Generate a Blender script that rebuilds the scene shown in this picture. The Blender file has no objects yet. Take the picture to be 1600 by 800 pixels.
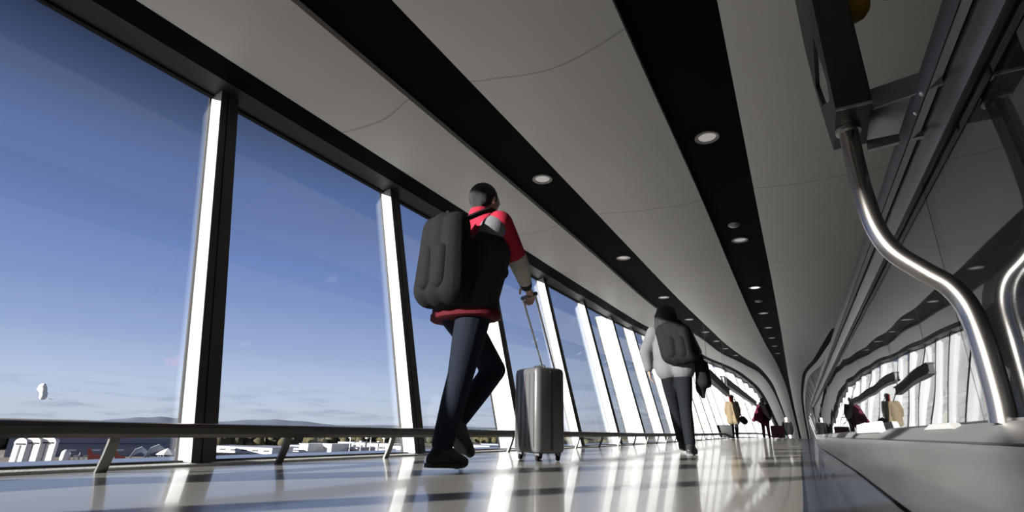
import bpy, bmesh, math, random
from mathutils import Vector, Matrix
random.seed(7)
PI = math.pi
col = bpy.context.scene.collection
sc = bpy.context.scene

# ------------------------------------------------------------------ helpers
def catmull(X, Y, q):
    n = len(X)
    if q <= X[0]: return Y[0]
    if q >= X[-1]: return Y[-1]
    i = 0
    while X[i+1] < q: i += 1
    def g(k):
        if k == 0: return (Y[1]-Y[0])/(X[1]-X[0])
        if k == n-1: return (Y[-1]-Y[-2])/(X[-1]-X[-2])
        return (Y[k+1]-Y[k-1])/(X[k+1]-X[k-1])
    h = X[i+1]-X[i]; t = (q-X[i])/h
    return ((2*t**3-3*t**2+1)*Y[i] + (t**3-2*t**2+t)*h*g(i) + (-2*t**3+3*t**2)*Y[i+1] + (t**3-t**2)*h*g(i+1))

def tab(*pairs):
    X = [p[0] for p in pairs]; Y = [p[1] for p in pairs]
    return lambda s: catmull(X, Y, s)

# bridge geometry: x across (windows on the negative side), y along, z up
ZF = tab((0,0),(10,0),(14,.01),(18,.03),(22,.06),(26,.10),(30,.10),(34,-.08),(38,-.5),(45,-1.7),(52,-3.1),(58,-4.7))
ZC = tab((0,2.625),(4,2.625),(8,2.645),(12,2.765),(16,3.005),(20,3.245),(24,3.405),(27,3.395),(30,3.285),(36,2.885),(45,1.725),(52,.325),(58,-1.375))
UA = tab((0,-3.2),(8,-3.22),(13,-3.38),(18,-3.5),(24,-3.58),(27,-3.2),(30,-2.86),(36,-2.52),(45,-2.48),(58,-2.48))
UB = tab((0,-2.36),(4.3,-2.38),(7,-2.42),(10,-2.53),(16.3,-2.66),(22.9,-2.84),(27.4,-2.38),(29.8,-2.06),(33.8,-1.91),(39.4,-1.84),(58,-1.85))
UC = tab((0,-1.82),(4,-1.84),(7,-1.87),(10,-1.93),(12.6,-1.99),(19.3,-2.24),(24.1,-2.21),(27.1,-1.95),(30.2,-1.79),(33.9,-1.7),(38.5,-1.72),(58,-1.76))
UD = tab((0,-.64),(2.5,-.68),(5.5,-.71),(9.5,-.8),(16.1,-.96),(21.5,-1.07),(28.2,-1.07),(35.8,-1.06),(44.5,-1.15),(58,-1.2))
UE = tab((0,-.10),(2.6,-.14),(6.4,-.21),(9.3,-.26),(16.5,-.42),(23,-.58),(34,-.83),(45,-.99),(58,-1.05))
UR = tab((0,1.35),(8,1.2),(16,1.0),(22,.82),(25.7,.62),(29.7,.14),(33.9,-.07),(38.6,-.25),(45,-.35),(58,-.4))
def UWt(s): return UA(s)-.40          # glass plane at the head of the window
def ZWt(s): return ZC(s)-.065
LEAN = .24
def UG(s, z=0.0):                       # glass plane at height z
    return UWt(s) + LEAN*(ZWt(s)-z)
def UL(s): return UG(s, ZF(s)) + .10    # where the floor ends on the window side
S0, S1 = -8.0, 58.0

def link(o, parent=None):
    col.objects.link(o)
    if parent is not None: o.parent = parent
    return o

def tag(o, label=None, cat=None, group=None, kind=None):
    if label: o['label'] = label
    if cat: o['category'] = cat
    if group: o['group'] = group
    if kind: o['kind'] = kind
    return o

def empty(name, loc=(0,0,0)):
    o = bpy.data.objects.new(name, None); o.location = loc
    o.empty_display_size = .1
    return link(o)

class MB:
    def __init__(s): s.bm = bmesh.new()
    def box(s, x0, x1, y0, y1, z0, z1):
        v = [s.bm.verts.new(p) for p in ((x0,y0,z0),(x1,y0,z0),(x1,y1,z0),(x0,y1,z0),(x0,y0,z1),(x1,y0,z1),(x1,y1,z1),(x0,y1,z1))]
        for f in ((0,3,2,1),(4,5,6,7),(0,1,5,4),(1,2,6,5),(2,3,7,6),(3,0,4,7)):
            s.bm.faces.new([v[i] for i in f])
        return s
    def hexa(s, pts):                    # 8 points, bottom ring then top ring
        v = [s.bm.verts.new(p) for p in pts]
        for f in ((0,3,2,1),(4,5,6,7),(0,1,5,4),(1,2,6,5),(2,3,7,6),(3,0,4,7)):
            s.bm.faces.new([v[i] for i in f])
        return s
    def prism(s, poly, axis, a, b):      # polygon (2D) extruded along an axis from a to b
        def P(p, t):
            return {'x':(t,p[0],p[1]), 'y':(p[0],t,p[1]), 'z':(p[0],p[1],t)}[axis]
        A = [s.bm.verts.new(P(p,a)) for p in poly]; B = [s.bm.verts.new(P(p,b)) for p in poly]
        n = len(poly)
        s.bm.faces.new(A[::-1]); s.bm.faces.new(B)
        for i in range(n): s.bm.faces.new((A[i],A[(i+1)%n],B[(i+1)%n],B[i]))
        return s
    def rings(s, rings, closed=True, caps=True):
        R = [[s.bm.verts.new(p) for p in r] for r in rings]
        n = len(R[0])
        for a, b in zip(R, R[1:]):
            for i in range(n if closed else n-1):
                s.bm.faces.new((a[i],a[(i+1)%n],b[(i+1)%n],b[i]))
        if caps and closed:
            s.bm.faces.new(R[0][::-1]); s.bm.faces.new(R[-1])
        return s
    def tube(s, pts, rad, seg=14):
        pts = [Vector(p) for p in pts]; n = len(pts)
        rr = rad if isinstance(rad, (list,tuple)) else [rad]*n
        up = None; rings = []
        for i, p in enumerate(pts):
            t = (pts[min(i+1,n-1)]-pts[max(i-1,0)]).normalized()
            if up is None:
                up = t.orthogonal().normalized()
            up = (up - t*up.dot(t)).normalized()
            w = t.cross(up)
            rings.append([p + up*math.cos(a)*rr[i] + w*math.sin(a)*rr[i] for a in [2*PI*k/seg for k in range(seg)]])
        return s.rings(rings)
    def lathe(s, c, prof, seg=24, axis='z'):
        rings = []
        for r, h in prof:
            ring = []
            for k in range(seg):
                a = 2*PI*k/seg; q = (r*math.cos(a), r*math.sin(a), h)
                if axis == 'x': q = (h, q[0], q[1])
                if axis == 'y': q = (q[0], h, q[1])
                ring.append((c[0]+q[0], c[1]+q[1], c[2]+q[2]))
            rings.append(ring)
        return s.rings(rings)
    def sphere(s, c, r, seg=16, rg=10):
        if not isinstance(r, (tuple,list)): r = (r,r,r)
        m = Matrix.Translation(c) @ Matrix.Diagonal((r[0],r[1],r[2],1))
        bmesh.ops.create_uvsphere(s.bm, u_segments=seg, v_segments=rg, radius=1, matrix=m)
        return s
    def capsule(s, a, b, ra, rb, seg=14, flat=(1,1,1)):
        a = Vector(a); b = Vector(b); d = b-a
        L = d.length
        if L < 1e-5: return s.sphere(a, ra)
        t = d/L; u = t.orthogonal().normalized(); w = t.cross(u)
        rings = []
        for k in range(1, 6):
            an = -PI/2 + k*PI/12
            rings.append((a + t*math.sin(an)*ra, math.cos(an)*ra))
        rings.append((a, ra)); rings.append((b, rb))
        for k in range(1, 6):
            an = k*PI/12
            rings.append((b + t*math.sin(an)*rb, math.cos(an)*rb))
        out = []
        for c, r in rings:
            out.append([c + (u*math.cos(x)+w*math.sin(x))*r for x in [2*PI*k/seg for k in range(seg)]])
        return s.rings(out)
    def build(s, name, mat, parent=None, smooth=False, loc=None, bevel=0, auto=None):
        bmesh.ops.recalc_face_normals(s.bm, faces=s.bm.faces)
        if bevel:
            bmesh.ops.bevel(s.bm, geom=[e for e in s.bm.edges if len(e.link_faces)==2 and e.calc_face_angle(0) > .5], offset=bevel, segments=2, affect='EDGES', profile=.6)
        me = bpy.data.meshes.new(name); s.bm.to_mesh(me); s.bm.free()
        if parent is not None and loc is None:
            me.transform(Matrix.Translation(-Vector(wloc(parent))))
        elif loc is not None:
            me.transform(Matrix.Translation(-Vector(loc)))
        me.materials.append(mat)
        if smooth:
            me.polygons.foreach_set('use_smooth', [True]*len(me.polygons))
            if auto: me.set_sharp_from_angle(angle=auto)
        o = bpy.data.objects.new(name, me)
        if loc is not None and parent is None: o.location = loc
        return link(o, parent)

def wloc(o):
    v = Vector(o.location)
    while o.parent is not None:
        o = o.parent; v = v + Vector(o.location)
    return v

def dup(root, delta, label=None):
    c = root.copy(); col.objects.link(c); c.location = Vector(root.location)+Vector(delta)
    if label: c['label'] = label
    for ch in list(root.children):
        d = ch.copy(); col.objects.link(d); d.parent = c
        for g in list(ch.children):
            e = g.copy(); col.objects.link(e); e.parent = d
    return c

# ------------------------------------------------------------------ materials
def mat(name, c, rough=.6, metal=0.0, noise=.0, nscale=8.0, bump=0.0, bscale=60.0, emit=None, coat=0.0, spec=.5, stretch=None):
    m = bpy.data.materials.new(name); m.use_nodes = True
    nt = m.node_tree; N = nt.nodes; L = nt.links
    b = N['Principled BSDF']
    b.inputs['Base Color'].default_value = (*c, 1)
    b.inputs['Roughness'].default_value = rough
    b.inputs['Metallic'].default_value = metal
    b.inputs['Specular IOR Level'].default_value = spec
    if coat: b.inputs['Coat Weight'].default_value = coat; b.inputs['Coat Roughness'].default_value = .06
    tc = N.new('ShaderNodeTexCoord')
    src = tc.outputs['Object']
    if stretch:
        mp = N.new('ShaderNodeMapping'); mp.inputs['Scale'].default_value = stretch
        L.new(src, mp.inputs['Vector']); src = mp.outputs['Vector']
    if noise:
        n = N.new('ShaderNodeTexNoise'); n.inputs['Scale'].default_value = nscale; n.inputs['Detail'].default_value = 4
        L.new(src, n.inputs['Vector'])
        r = N.new('ShaderNodeMapRange'); r.inputs['To Min'].default_value = 1-noise; r.inputs['To Max'].default_value = 1+noise
        L.new(n.outputs['Fac'], r.inputs['Value'])
        mx = N.new('ShaderNodeMix'); mx.data_type = 'RGBA'; mx.blend_type = 'MULTIPLY'; mx.inputs[0].default_value = 1
        mx.inputs[6].default_value = (*c, 1)
        L.new(r.outputs['Result'], mx.inputs[7]); L.new(mx.outputs[2], b.inputs['Base Color'])
    if bump:
        n2 = N.new('ShaderNodeTexNoise'); n2.inputs['Scale'].default_value = bscale
        L.new(src, n2.inputs['Vector'])
        bp = N.new('ShaderNodeBump'); bp.inputs['Strength'].default_value = bump; bp.inputs['Distance'].default_value = .01
        L.new(n2.outputs['Fac'], bp.inputs['Height']); L.new(bp.outputs['Normal'], b.inputs['Normal'])
    if emit:
        b.inputs['Emission Color'].default_value = (*emit[0], 1); b.inputs['Emission Strength'].default_value = emit[1]
    return m

def glass_mat(name, tint, f0, power, rough=0.0, wav=0.0, wscale=2.0, gcol=(1,1,1)):
    m = bpy.data.materials.new(name); m.use_nodes = True
    nt = m.node_tree; N = nt.nodes; L = nt.links
    N.remove(N['Principled BSDF'])
    out = N['Material Output']
    lw = N.new('ShaderNodeLayerWeight'); lw.inputs['Blend'].default_value = .5
    pw = N.new('ShaderNodeMath'); pw.operation = 'POWER'; pw.inputs[1].default_value = power
    L.new(lw.outputs['Facing'], pw.inputs[0])
    ma = N.new('ShaderNodeMath'); ma.operation = 'MULTIPLY_ADD'; ma.inputs[1].default_value = 1-f0; ma.inputs[2].default_value = f0
    L.new(pw.outputs[0], ma.inputs[0])
    tr = N.new('ShaderNodeBsdfTransparent'); tr.inputs['Color'].default_value = (*tint, 1)
    gl = N.new('ShaderNodeBsdfGlossy'); gl.inputs['Roughness'].default_value = rough; gl.inputs['Color'].default_value = (*gcol, 1)
    if wav:
        tc = N.new('ShaderNodeTexCoord'); mp = N.new('ShaderNodeMapping'); mp.inputs['Scale'].default_value = (1, 1, .35)
        nz = N.new('ShaderNodeTexNoise'); nz.inputs['Scale'].default_value = wscale; nz.inputs['Detail'].default_value = 0
        bp = N.new('ShaderNodeBump'); bp.inputs['Strength'].default_value = 1; bp.inputs['Distance'].default_value = wav
        L.new(tc.outputs['Object'], mp.inputs['Vector']); L.new(mp.outputs['Vector'], nz.inputs['Vector'])
        L.new(nz.outputs['Fac'], bp.inputs['Height']); L.new(bp.outputs['Normal'], gl.inputs['Normal'])
    mx = N.new('ShaderNodeMixShader')
    L.new(ma.outputs[0], mx.inputs[0]); L.new(tr.outputs[0], mx.inputs[1]); L.new(gl.outputs[0], mx.inputs[2])
    L.new(mx.outputs[0], out.inputs['Surface'])
    return m

M = {}
M['frame'] = mat('mullion_sunlit', (.62,.63,.64), .45, 0, .03, 3)  # pale tone put on the mullions' sunlit side
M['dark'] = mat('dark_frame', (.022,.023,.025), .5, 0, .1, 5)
M['core'] = mat('mullion_shaded_core', (.062,.064,.064), .5, 0, .08, 5)  # same mullions, shade of the unlit faces put into the colour
M['black'] = mat('black_strip', (.0025,.0025,.0025), .8, 0, .1, 5, spec=.08)
M['header'] = mat('header_grey', (.026,.027,.028), .5, 0, .05, 5)
M['gasket'] = mat('gasket', (.008,.008,.009), .7, spec=.2)
M['rail'] = mat('rail_bronze', (.15,.14,.13), .38, .7, .1, 20, stretch=(1,.1,1))
M['bracket'] = mat('bracket_metal', (.20,.20,.19), .4, .5, .15, 12)
M['steel'] = mat('brushed_steel', (.62,.60,.57), .22, 1, .06, 30)
M['tube'] = mat('tube_steel', (.46,.43,.40), .27, 1, .04, 40, stretch=(1,1,.1))
M['housing'] = mat('housing_steel', (.105,.10,.09), .34, 1, .08, 25, bump=.05, bscale=200)
M['plinth'] = mat('plinth_steel', (.032,.034,.033), .14, .1, .05, 2, bump=.05, bscale=1.3, spec=.22)
M['band'] = mat('band_steel', (.26,.26,.26), .5, .1, .04, 6)
M['handrail'] = mat('handrail_rubber', (.022,.022,.025), .5, 0, .1, 8, spec=.6)
M['guide'] = mat('handrail_guide', (.085,.085,.088), .36, .55, .05, 8)
M['lip'] = mat('guide_strip', (.30,.29,.32), .5, .3, .05, 8)
M['ledge'] = mat('ledge_blue', (.22,.26,.36), .3, .3, .08, 4)
M['kerb'] = mat('kerb_stone', (.88,.88,.86), .7, 0, .18, 60, bump=.4, bscale=90)
M['wall'] = mat('right_wall', (.05,.052,.056), .6, 0, .1, 2)
M['rib'] = mat('rib_paint', (.58,.59,.60), .5, 0, .05, 4)
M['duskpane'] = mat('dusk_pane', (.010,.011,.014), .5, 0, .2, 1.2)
M['roof'] = mat('roof_dark', (.12,.12,.12), .8, 0, .1, 2)
M['lens'] = mat('lamp_lens', (.8,.75,.73), .4, emit=((1,.93,.9), .22))
M['lensb'] = mat('lamp_lens_lit', (.8,.78,.76), .4, emit=((1,.98,.96), 1.6))
M['ring'] = mat('lamp_ring', (.30,.29,.28), .35, .6)
M['yellow'] = mat('yellow_beacon', (.55,.30,.03), .3, 0, .1, 12)
M['pane'] = glass_mat('window_glass', (.97,.98,.99), .05, 4.3)
M['bal'] = glass_mat('balustrade_glass', (.62,.64,.65), .035, 4.0, rough=.0, wav=.0009, wscale=2.0, gcol=(.84,.86,.88))

# floor: polished vinyl, beige with faint streaks
def floor_mat(name, c, rough):
    m = mat(name, c, rough, 0, .06, 3, spec=.8, stretch=(3,.6,1), coat=.35)
    b = m.node_tree.nodes['Principled BSDF']; b.inputs['Coat Roughness'].default_value = .05
    return m
M['beige'] = floor_mat('floor_beige', (.40,.385,.35), .26)
M['navy'] = floor_mat('floor_navy', (.050,.072,.135), .32)

# ceiling panels: satin metal with fine joints
def ceil_mat():
    m = mat('ceiling_panel', (.72,.71,.675), .5, 0, .05, 1.2, bump=0, spec=.4)
    nt = m.node_tree; N = nt.nodes; L = nt.links; b = N['Principled BSDF']
    tc = N.new('ShaderNodeTexCoord'); sx = N.new('ShaderNodeSeparateXYZ'); L.new(tc.outputs['Object'], sx.inputs[0])
    nz = N.new('ShaderNodeTexNoise'); nz.inputs['Scale'].default_value = .7; L.new(tc.outputs['Object'], nz.inputs['Vector'])
    a = N.new('ShaderNodeMath'); a.operation = 'MULTIPLY_ADD'; a.inputs[1].default_value = .5; L.new(nz.outputs['Fac'], a.inputs[0]); L.new(sx.outputs['Y'], a.inputs[2])
    d = N.new('ShaderNodeMath'); d.operation = 'DIVIDE'; d.inputs[1].default_value = 2.75; L.new(a.outputs[0], d.inputs[0])
    f = N.new('ShaderNodeMath'); f.operation = 'FRACT'; L.new(d.outputs[0], f.inputs[0])
    lt = N.new('ShaderNodeMath'); lt.operation = 'LESS_THAN'; lt.inputs[1].default_value = .006; L.new(f.outputs[0], lt.inputs[0])
    src = b.inputs['Base Color'].links[0].from_socket
    mx = N.new('ShaderNodeMix'); mx.data_type = 'RGBA'; mx.inputs[7].default_value = (.50,.49,.47,1)
    L.new(lt.outputs[0], mx.inputs[0]); L.new(src, mx.inputs[6]); L.new(mx.outputs[2], b.inputs['Base Color'])
    w = N.new('ShaderNodeTexNoise'); w.inputs['Scale'].default_value = .9; w.inputs['Detail'].default_value = 1
    L.new(tc.outputs['Object'], w.inputs['Vector'])
    bp = N.new('ShaderNodeBump'); bp.inputs['Strength'].default_value = .5; bp.inputs['Distance'].default_value = .05
    L.new(w.outputs['Fac'], bp.inputs['Height']); L.new(bp.outputs['Normal'], b.inputs['Normal'])
    return m
M['ceil'] = ceil_mat()

# ------------------------------------------------------------------ swept surfaces
def frange(a, b, st):
    n = max(1, round((b-a)/st)); return [a+(b-a)*i/n for i in range(n+1)]

def sweep(name, fn, mt, parent=None, s0=S0, s1=S1, step=.5, closed=True, smooth=False, auto=.6):
    """fn(s) -> list of (x,z): the cross-section at s"""
    b = MB(); rings = [[(x, s, z) for x, z in fn(s)] for s in frange(s0, s1, step)]
    b.rings(rings, closed=closed)
    return b.build(name, mt, parent, smooth=smooth, auto=auto)

# floor
UN = tab((0,-.055),(2,-.065),(6,-.15),(12,-.25),(20,-.42),(30,-.75),(58,-1.0))        # beige / navy seam
UP = tab((0,.245),(2.2,.23),(4.7,.215),(9.2,.14),(14.5,.03),(20,0))                        # foot of the travelator cladding
def floor_sec(ua, ub): return lambda s: [(ua(s), ZF(s)-.12), (ub(s), ZF(s)-.12), (ub(s), ZF(s)), (ua(s), ZF(s))]
fl = empty('floor'); tag(fl, 'polished beige and navy floor of the bridge', kind='structure')
sweep('beige_floor', floor_sec(UL, UN), M['beige'], fl)
sweep('navy_floor', floor_sec(UN, lambda s: UR(s)+.8), M['navy'], fl)

# kerb, sill and outside ledge below the windows
MB().prism([(-2.8,-7.6),(.2,-7.6),(.1,-.35),(-2.8,-.35)], 'z', .001, .009).build('bounce_absorber', mat('bounce_absorber_dark', (.045,.045,.048), .95, 0, .3, 60, bump=.5, bscale=300), fl)  # added dark sheet, unseen behind the camera, cuts bounce onto the near ceiling
tr = tag(empty('trim_1'), kind='structure')
sweep('kerb_strip', lambda s: [(UL(s)-.040,ZF(s)-.1),(UL(s),ZF(s)-.1),(UL(s),ZF(s)+.012),(UL(s)-.040,ZF(s)+.018)], M['kerb'], tr)
sweep('sill', lambda s: [(UL(s)-.13,ZF(s)-.1),(UL(s)-.040,ZF(s)-.1),(UL(s)-.040,ZF(s)+.008),(UL(s)-.13,ZF(s)+.008)], M['dark'], tr)
sweep('outer_ledge', lambda s: [(UL(s)-.52,ZF(s)-.35),(UL(s)-.13,ZF(s)-.35),(UL(s)-.13,ZF(s)+.020),(UL(s)-.52,ZF(s)+.020)], M['ledge'], tr)

# ceiling: three bowed pale panels, two recessed black strips, black edge band at the windows
ce = tag(empty('ceiling'), kind='structure')
def panel(name, ua, ub, bow=.05, n=10):
    def fn(s):
        a, b, z = ua(s), ub(s), ZC(s); pts = []
        for i in range(n+1):
            t = i/n; pts.append((a+(b-a)*t, z - bow*math.sin(PI*t)**.8 if 0 < t < 1 else z))
        return pts + [(b, z+.07), (a, z+.07)]
    return sweep(name, fn, M['ceil'], ce, smooth=True, auto=.9)
panel('window_side_panel', UA, UB, .035)
panel('middle_panel', UC, UD, .06)
panel('walkway_side_panel', UE, UR, .05)
def strip(name, ua, ub):
    return sweep(name, lambda s: [(ua(s)-.02,ZC(s)+.045),(ub(s)+.02,ZC(s)+.045),(ub(s)+.02,ZC(s)+.09),(ua(s)-.02,ZC(s)+.09)], M['black'], ce)
strip('black_strip', UB, UC); strip('black_strip', UD, UE)
sweep('edge_band', lambda s: [(UA(s)-.22,ZC(s)-.03),(UA(s),ZC(s)-.004),(UA(s),ZC(s)+.1),(UA(s)-.22,ZC(s)+.1)], M['black'], ce)
sweep('roof_deck', lambda s: [(UA(s)-.42,ZC(s)+.1),(UR(s)+.3,ZC(s)+.1),(UR(s)+.3,ZC(s)+.3),(UA(s)-.42,ZC(s)+.3)], M['roof'], ce)

# windows: every bay has its pane, mullion and header
PIT = 1.83
def mull(i): return 1.685 + PIT*(i-1)         # near face of mullion i
wi = 0
for i in range(-4, 31):
    s0 = mull(i-1)+.135; s1 = mull(i)
    wi += 1
    root = empty('window_%d' % wi, (UG(s1, ZF(s1)), s1, ZF(s1)))
    tag(root, kind='structure')
    sm = (s0+s1)/2
    # pane
    b = MB(); rings = []
    for s in (s0-.01, s1+.01):
        zb, zt = ZF(s)+.02, ZWt(s)
        rings.append([(UG(s,zb)-.012,s,zb),(UG(s,zb),s,zb),(UG(s,zt),s,zt),(UG(s,zt)-.012,s,zt)])
    b.rings(rings); b.build('pane', M['pane'], root)
    # mullion (every third one is deeper)
    deep = (.14 if i % 3 == 0 else 0) + (.10 if i >= 6 else 0) + (.18 if i >= 9 else 0)
    a, e = s1, s1+.135
    zb, zt = ZF(s1)+.02, ZC(s1)-.02
    def uu(s, z, off): return UG(s, z)+off
    def blk(off0, off1, sa, sb, nm, mt):
        q = []
        for z in (zb, zt):
            q += [(uu(s1,z,off0),sa,z),(uu(s1,z,off1),sa,z),(uu(s1,z,off1),sb,z),(uu(s1,z,off0),sb,z)]
        MB().hexa(q).build(nm, mt, root)
    blk(-.034-deep, .098, a+.004, e, 'mullion_shaded_core', M['core'])
    # sunlit look of the near side painted pale; core painted dark as shade
    blk(-.032-deep, .096, a, a+.004, 'mullion_sunlit_face', M['frame'])
    blk(-.044-deep, -.031-deep, a-.012, a, 'gasket', M['gasket'])
    blk(.098, .1005, a+.05, a+.056, 'groove', M['gasket'])
    b = MB(); rings = []
    for s in (s0-.01, s1+.01):
        zb = ZF(s); rings.append([(UG(s,zb)-.02,s,zb+.004),(UG(s,zb)+.012,s,zb+.004),(UG(s,zb)+.010,s,zb+.026),(UG(s,zb)-.02,s,zb+.026)])
    b.rings(rings); b.build('foot_trim', M['dark'], root)
    # header
    b = MB(); rings = []
    for s in (s0-.068, s1+.067):
        zt = ZWt(s)
        rings.append([(UG(s,zt)-.03,s,zt),(UA(s)-.20,s,zt+.035),(UA(s)-.20,s,zt+.10),(UG(s,zt)-.03,s,zt+.10)])
    b.rings(rings); b.build('header', M['header'], root)
    b = MB(); rings = []
    for s in (s0-.02, s1+.02):
        zt = ZWt(s)
        rings.append([(UG(s,zt)-.03,s,zt-.014),(UG(s,zt)+.012,s,zt-.012),(UG(s,zt)+.012,s,zt+.004),(UG(s,zt)-.03,s,zt+.004)])
    b.rings(rings); b.build('head_trim', M['gasket'], root)

# right-hand wall, ribbed panes further on
wr = tag(empty('wall_right'), kind='structure')
def urb(s): return UR(s)+.75
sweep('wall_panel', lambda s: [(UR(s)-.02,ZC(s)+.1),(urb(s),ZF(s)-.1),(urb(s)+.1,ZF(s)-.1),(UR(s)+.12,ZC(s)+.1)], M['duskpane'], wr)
sweep('edge_band', lambda s: [(UR(s)-.20,ZC(s)-.03),(UR(s)+.04,ZC(s)-.08),(UR(s)+.04,ZC(s)+.1),(UR(s)-.20,ZC(s)+.1)], M['black'], wr, s0=16)
def wu(s, z): 
    t = (ZC(s)-z)/(ZC(s)-ZF(s)); return UR(s)+.75*t
sweep('top_trim', lambda s: [(wu(s,ZC(s)-.08)-.06,ZC(s)-.08),(wu(s,ZC(s)-.3)-.06,ZC(s)-.3),(wu(s,ZC(s)-.3)+.02,ZC(s)-.3),(wu(s,ZC(s)-.08)+.02,ZC(s)-.08)], M['rib'], wr, s0=16)
for k in range(19):
    s = 16 + k*1.9
    zt, zb = ZC(s)-.06, ZF(s)
    q = []
    for z in (zb, zt): q += [(wu(s,z)-.035,s,z),(wu(s,z)+.02,s,z),(wu(s,z)+.02,s+.30,z),(wu(s,z)-.035,s+.30,z)]
    MB().hexa(q).build('rib', M['rib'], wr)
wb = tag(MB().box(-3.9,2.6,S0-.2,S0,-.2,3.0).build('wall_back', M['roof']), kind='structure')
wf = tag(MB().box(-3.9,1.2,S1,S1+.2,-5.2,-.9).build('wall_front', M['roof']), kind='structure')

# ------------------------------------------------------------------ bumper rail along the windows
br = empty('bumper_rail', (-2.75, 1, 0)); tag(br, 'long low bronze metal bumper rail running along the foot of the windows', 'rail')
URL = lambda s: UL(s)+.145
def rail_sec(s):
    c, z = URL(s), ZF(s)+.182
    return [(c-.022,z-.032),(c+.012,z-.034),(c+.024,z-.016),(c+.026,z+.012),(c+.018,z+.030),(c-.006,z+.034),(c-.022,z+.028)]
sweep('rail_beam', rail_sec, M['rail'], br, s0=-6, s1=44, step=.5)
for k in range(44):
    s = -5.17 + .915*k + .0
    s += .0
    c, z = URL(s), ZF(s)
    w = .022
    path = [(c-.004,z+.155),(c-.012,z+.12),(c-.026,z+.075),(c-.046,z+.03),(c-.062,z-.005)]
    q = []
    for (x, zz) in path:
        q.append([(x-.009,s-w,zz),(x+.009,s-w,zz+.004),(x+.009,s+w,zz+.004),(x-.009,s+w,zz)])
    MB().rings(q).build('bracket', M['bracket'], br, bevel=0)

# ------------------------------------------------------------------ travelator
UGL = lambda s: .380-.022*s
ZH = .225+.68
TS0, TS1 = -5.0, 14.5
tv = empty('moving_walkway', (.4, 0, 0)); tag(tv, 'moving walkway with glass balustrade and steel cladding along the right side', 'walkway')
sweep('cladding', lambda s: [(UP(s),0.004),(UP(s)+.02,.004),(UP(s)+.022,.222),(UP(s)+.002,.218)], M['plinth'], tv, s0=TS0, s1=TS1, step=.25, smooth=True)
sweep('foot_gap', lambda s: [(UP(s)-.006,0.001),(UP(s)+.02,.001),(UP(s)+.02,.006),(UP(s)-.006,.005)], M['black'], tv, s0=TS0, s1=TS1, step=.25)
sweep('cladding_top', lambda s: [(UP(s)+.002,.2225),(UP(s)+.01,.216),(UGL(s)+.02,.216),(UGL(s)+.02,.262),(max(UGL(s)-.014,UP(s)+.012),.262)], M['band'], tv, s0=TS0, s1=TS1, step=.5)
deck = sweep('pallet_deck', lambda s: [(UGL(s)+.02,.02),(UGL(s)+.95,.02),(UGL(s)+.95,.17),(UGL(s)+.02,.17)], M['dark'], tv, s0=TS0, s1=TS1, step=1)
for k in range(9):
    a = TS0 + k*2.2; e = min(a+2.194, TS1-.35)
    sweep('glass_panel', lambda s: [(UGL(s),.255),(UGL(s)+.010,.255),(UGL(s)+.010,ZH+.01),(UGL(s),ZH+.01)], M['bal'], tv, s0=a, s1=e, step=2.194)
sweep('glass_channel', lambda s: [(UGL(s)-.009,.258),(UGL(s)+.019,.258),(UGL(s)+.017,.268),(UGL(s)-.007,.268)], M['dark'], tv, s0=TS0, s1=TS1-.3, step=1)
# handrail: rubber belt on an aluminium guide
hr_ = lambda s: [(UGL(s)+x, ZH+z) for x, z in ((-.040,.012),(-.052,.002),(-.060,.016),(-.060,.040),(-.044,.062),(-.01,.068),(.03,.066),(.062,.052),(.070,.030),(.066,.008),(.052,.002),(.044,.012))]
h_ = sweep('handrail', hr_, M['handrail'], tv, s0=TS0, s1=TS1, step=.5, smooth=True)
sweep('guide', lambda s: [(UGL(s)+x, ZH+z) for x, z in ((-.030,.012),(-.030,.004),(-.022,-.004),(-.012,-.014),(-.005,-.030),(.015,-.030),(.022,-.014),(.032,-.004),(.040,.004),(.040,.012))], M['guide'], h_, s0=TS0, s1=TS1, step=.5, smooth=True, auto=.9)
sweep('guide_strip', lambda s: [(UGL(s)+x, ZH+z) for x, z in ((-.049,.002),(-.035,.000),(-.035,.012),(-.049,.012))], M['lip'], h_, s0=TS0, s1=TS1, step=.5)
# newel end: belt turns down round the last glass panel
pts = []
for k in range(13):
    a = PI/2 - PI*k/12; pts.append((UGL(TS1), TS1+.30*math.cos(a), ZH+.035-.31+.31*math.sin(a)))
MB().tube(pts, .034, 12).build('belt_return', M['handrail'], h_, smooth=True)
MB().prism([(TS1-.35,.26),(TS1+.02,.26)]+[(TS1+.26*math.cos(a), ZH-.275+.27*math.sin(a)) for a in [-.9,-.5,-.1,.3,.7,1.1,1.5]]+[(TS1-.35,ZH)], 'x', UGL(TS1)-.002, UGL(TS1)+.008).build('end_glass', M['bal'], tv)
for s, dz in ((3.15,.031),(3.05,.033),(5.6,.02),(8.4,.02)):
    MB().sphere((UGL(s)-.013 if s<20 else 0, s, .222+dz), (.004,.006,.006), 10, 6).build('screw', M['steel'] if s>4 else M['dark'], tv)

# small pale boxes standing on the far side of the glass
M['ledgebox'] = mat('box_pale', (.55,.55,.53), .6, 0, .05, 8)
for s, w, h_2, mt_b, lab in ((3.05,1.15,.052,M['kerb'],'white sloped box standing on the walkway ledge in front of the mirrored burgundy coat'),(1.68,.36,.016,M['ledgebox'],'low pale box on the walkway ledge just left of the bent tube foot')):
    u = UGL(s)-.046; e_ = UGL(s+w)-UGL(s)
    b = MB().hexa([(u,s,.250),(u+.030,s,.250),(u+.030+e_,s+w,.250),(u+e_,s+w,.250),(u+.004,s+.05,.250+h_2),(u+.028,s+.05,.250+h_2),(u+.028+e_,s+w-.1,.250+h_2),(u+.004+e_,s+w-.1,.250+h_2)])
    o = b.build('ledge_box', mt_b, loc=(u,s,.250), bevel=.004); tag(o, lab, 'box')

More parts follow.
